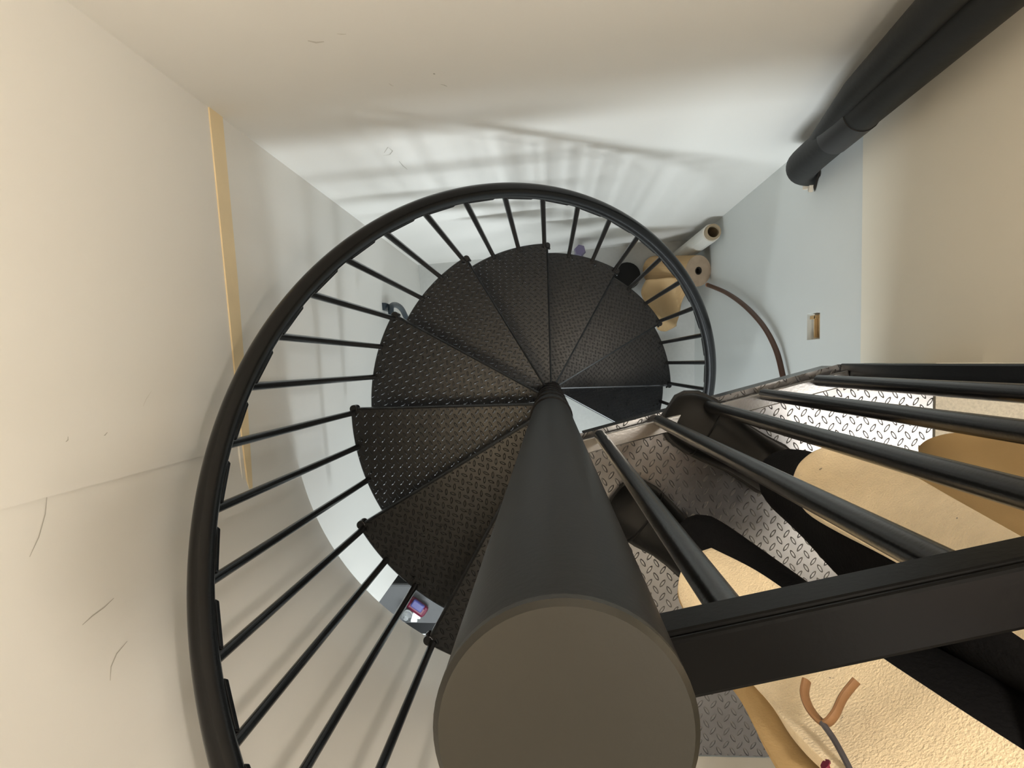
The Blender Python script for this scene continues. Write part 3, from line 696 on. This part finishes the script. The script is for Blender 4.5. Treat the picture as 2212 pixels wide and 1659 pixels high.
# right flap (upper in the photograph): rows run from the hem tip outwards
g1 = [[(1722, 1042, .86), (1735, 1000, .86), (1775, 975, .86), (1828, 966, .86)],
      [(1738, 1100, .82), (1790, 1065, .82), (1850, 1020, .82), (1900, 990, .82)],
      [(1900, 1195, .72), (1930, 1150, .72), (1975, 1090, .72), (2020, 1060, .72)],
      [(2090, 1300, .56), (2120, 1240, .56), (2150, 1190, .56), (2190, 1155, .56)],
      [(2280, 1420, .44), (2310, 1350, .44), (2340, 1290, .44), (2370, 1250, .44)],
      [(2520, 1540, .40), (2550, 1460, .40), (2590, 1400, .40), (2630, 1350, .40)]]
jk = surf('jacket_lining', g1, 'fleece', 0.012, wob=0.0006)
g1o = [[(1718, 1046, .875), (1742, 988, .875), (1790, 966, .875), (1836, 960, .875)],
       [(1745, 1090, .84), (1820, 1050, .84), (1890, 1000, .84), (1935, 975, .84)],
       [(1910, 1180, .74), (1960, 1130, .74), (2030, 1070, .74), (2075, 1040, .74)],
       [(2100, 1290, .58), (2160, 1220, .58), (2220, 1170, .58), (2265, 1130, .58)],
       [(2290, 1410, .46), (2350, 1330, .46), (2420, 1270, .46), (2470, 1220, .46)],
       [(2530, 1530, .42), (2590, 1440, .42), (2680, 1370, .42), (2740, 1310, .42)]]
surf('jacket_shell', g1o, 'canvas', 0.006)
# back hem of the jacket
gb_ = [[(1990, 968, .90), (2010, 950, .88), (2060, 938, .86), (2120, 940, .84), (2220, 950, .82), (2340, 960, .8)],
       [(1992, 1000, .88), (2030, 990, .86), (2080, 980, .84), (2150, 985, .82), (2240, 1000, .80), (2350, 1010, .78)],
       [(2000, 1040, .84), (2060, 1045, .82), (2120, 1050, .80), (2200, 1060, .78), (2300, 1070, .76), (2400, 1080, .74)],
       [(2080, 1120, .80), (2140, 1130, .78), (2200, 1140, .76), (2280, 1150, .74), (2380, 1160, .72), (2480, 1170, .7)]]
surf('jacket_back', gb_, 'canvas', 0.008)
# left flap (lower in the photograph)
g2 = [[(1540, 1192, .82), (1490, 1215, .82), (1474, 1275, .82), (1502, 1338, .80)],
      [(1640, 1240, .76), (1580, 1290, .76), (1545, 1345, .76), (1560, 1410, .74)],
      [(1765, 1325, .68), (1700, 1390, .68), (1645, 1440, .68), (1640, 1490, .66)],
      [(1930, 1440, .58), (1850, 1510, .58), (1760, 1560, .58), (1715, 1590, .57)],
      [(2080, 1540, .50), (1990, 1620, .50), (1900, 1680, .50), (1830, 1700, .50)],
      [(2330, 1700, .42), (2230, 1790, .42), (2130, 1860, .42), (2050, 1880, .42)]]
surf('jacket_lining', g2, 'fleece', 0.012, wob=0.0006)
g2o = [[(1530, 1205, .835), (1482, 1235, .835), (1470, 1290, .835), (1515, 1368, .815)],
       [(1620, 1260, .775), (1560, 1310, .775), (1520, 1365, .775), (1550, 1440, .755)],
       [(1740, 1350, .695), (1680, 1410, .695), (1610, 1460, .695), (1600, 1510, .675)],
       [(1900, 1470, .595), (1820, 1540, .595), (1700, 1590, .595), (1655, 1620, .585)],
       [(2050, 1580, .515), (1960, 1660, .515), (1830, 1720, .515), (1740, 1740, .515)],
       [(2300, 1740, .435), (2200, 1830, .435), (2060, 1900, .435), (1960, 1920, .435)]]
surf('jacket_shell', g2o, 'canvas', 0.006)

# leather zip pull and loop on the lower flap, brown patch on the upper one
bm = bmesh.new(); lp = catmull([at(x, y, CAM.z - d) for x, y, d in ((1742, 1470, .566), (1738, 1500, .560), (1752, 1535, .552), (1780, 1562, .542), (1802, 1545, .540), (1822, 1505, .548), (1850, 1470, .550))], 6)
tube_bm(bm, lp, 0.0055, 10, sx=0.5); pr(link('zip_pull', bm, 'brown_leather', person, smooth=True))
bm = bmesh.new(); lp = catmull([at(x, y, CAM.z - d) for x, y, d in ((1775, 1560, .540), (1800, 1595, .528), (1825, 1640, .510), (1850, 1690, .495))], 6)
tube_bm(bm, lp, 0.0022, 8); pr(link('zip', bm, 'fleck', person, smooth=True))
surf('patch', [[(2128, 1200, .535), (2150, 1185, .535), (2200, 1190, .535), (2260, 1215, .535)], [(2120, 1225, .53), (2150, 1222, .53), (2205, 1232, .53), (2270, 1250, .53)], [(2140, 1262, .525), (2175, 1266, .525), (2230, 1280, .525), (2290, 1300, .525)]], 'brown_leather', 0.006)
bm = bmesh.new(); q0, q1 = at(1782, 1650, CAM.z - .52), at(1800, 1668, CAM.z - .52); tube_bm(bm, [q0, q1], [0.004, 0.005], 8); pr(link('stitch_mark', bm, 'red_pack', person, smooth=True))

# ============================================================ SCUFFS ON THE WALLS (surface marks)
def wall_hit(px, py, wall):
    d = at(px, py, 0) - CAM
    if wall == 'left': t = ((RC - 0.0045) - NL.dot(CAM)) / NL.dot(d)
    elif wall == 'back':
        t = (NB.dot(CORNER_L) - 0.0006 - NB.dot(CAM)) / NB.dot(d)
    elif wall == 'curve':
        a = d.x ** 2 + d.y ** 2; b = 2 * (CAM.x * d.x + CAM.y * d.y); c = CAM.x ** 2 + CAM.y ** 2 - (RC - 0.0006) ** 2
        t = (-b + math.sqrt(b * b - 4 * a * c)) / (2 * a)
    return CAM + d * t
sc_o = None
def scuff(pts, wd, wall, mat='scuff'):
    P = [wall_hit(x, y, wall) for x, y in pts]
    bm = bmesh.new(); prev = None
    for i, p in enumerate(P):
        t = (P[min(i + 1, len(P) - 1)] - P[max(i - 1, 0)]).normalized()
        n = NB if wall == 'back' else (NL if wall == 'left' else Vector((p.x, p.y, 0)).normalized())
        s = t.cross(n).normalized(); w_ = wd * (0.5 if i in (0, len(P) - 1) else 1)
        v = (bm.verts.new(p + s * w_ / 2), bm.verts.new(p - s * w_ / 2))
        if prev: bm.faces.new((prev[0], prev[1], v[1], v[0]))
        prev = v
    o = link('scuff', bm, mat, bpy.data.objects['wall_' + {'left': 'left', 'back': 'back', 'curve': 'curved'}[wall]]); return o
scuff([(104, 1045), (98, 1110), (84, 1160), (64, 1203)], 0.0016, 'curve')
scuff([(246, 1292), (225, 1312), (200, 1330), (178, 1350)], 0.0016, 'curve')
scuff([(275, 1385), (252, 1412), (240, 1440), (238, 1470)], 0.0016, 'curve')
scuff([(232, 934), (225, 942), (219, 950)], 0.0022, 'curve')
scuff([(198, 969), (190, 976), (184, 980)], 0.0018, 'curve', 'scuff_light')
scuff([(147, 943), (147, 950), (142, 955)], 0.0022, 'curve')
scuff([(327, 845), (316, 862), (309, 878)], 0.0012, 'curve', 'scuff_light')
scuff([(665, 88), (683, 92), (700, 90)], 0.007, 'back', 'scuff_light')
scuff([(728, 73), (738, 74), (748, 74)], 0.003, 'back', 'scuff_light')
scuff([(937, 158), (938, 160), (939, 161)], 0.004, 'back')
scuff([(952, 182), (960, 184), (966, 187)], 0.002, 'back')
scuff([(840, 180), (845, 184), (850, 186)], 0.002, 'back', 'scuff_light')
scuff([(830, 330), (838, 318), (848, 326), (842, 334), (828, 336)], 0.0022, 'back')
scuff([(862, 348), (870, 358), (880, 366)], 0.002, 'back')
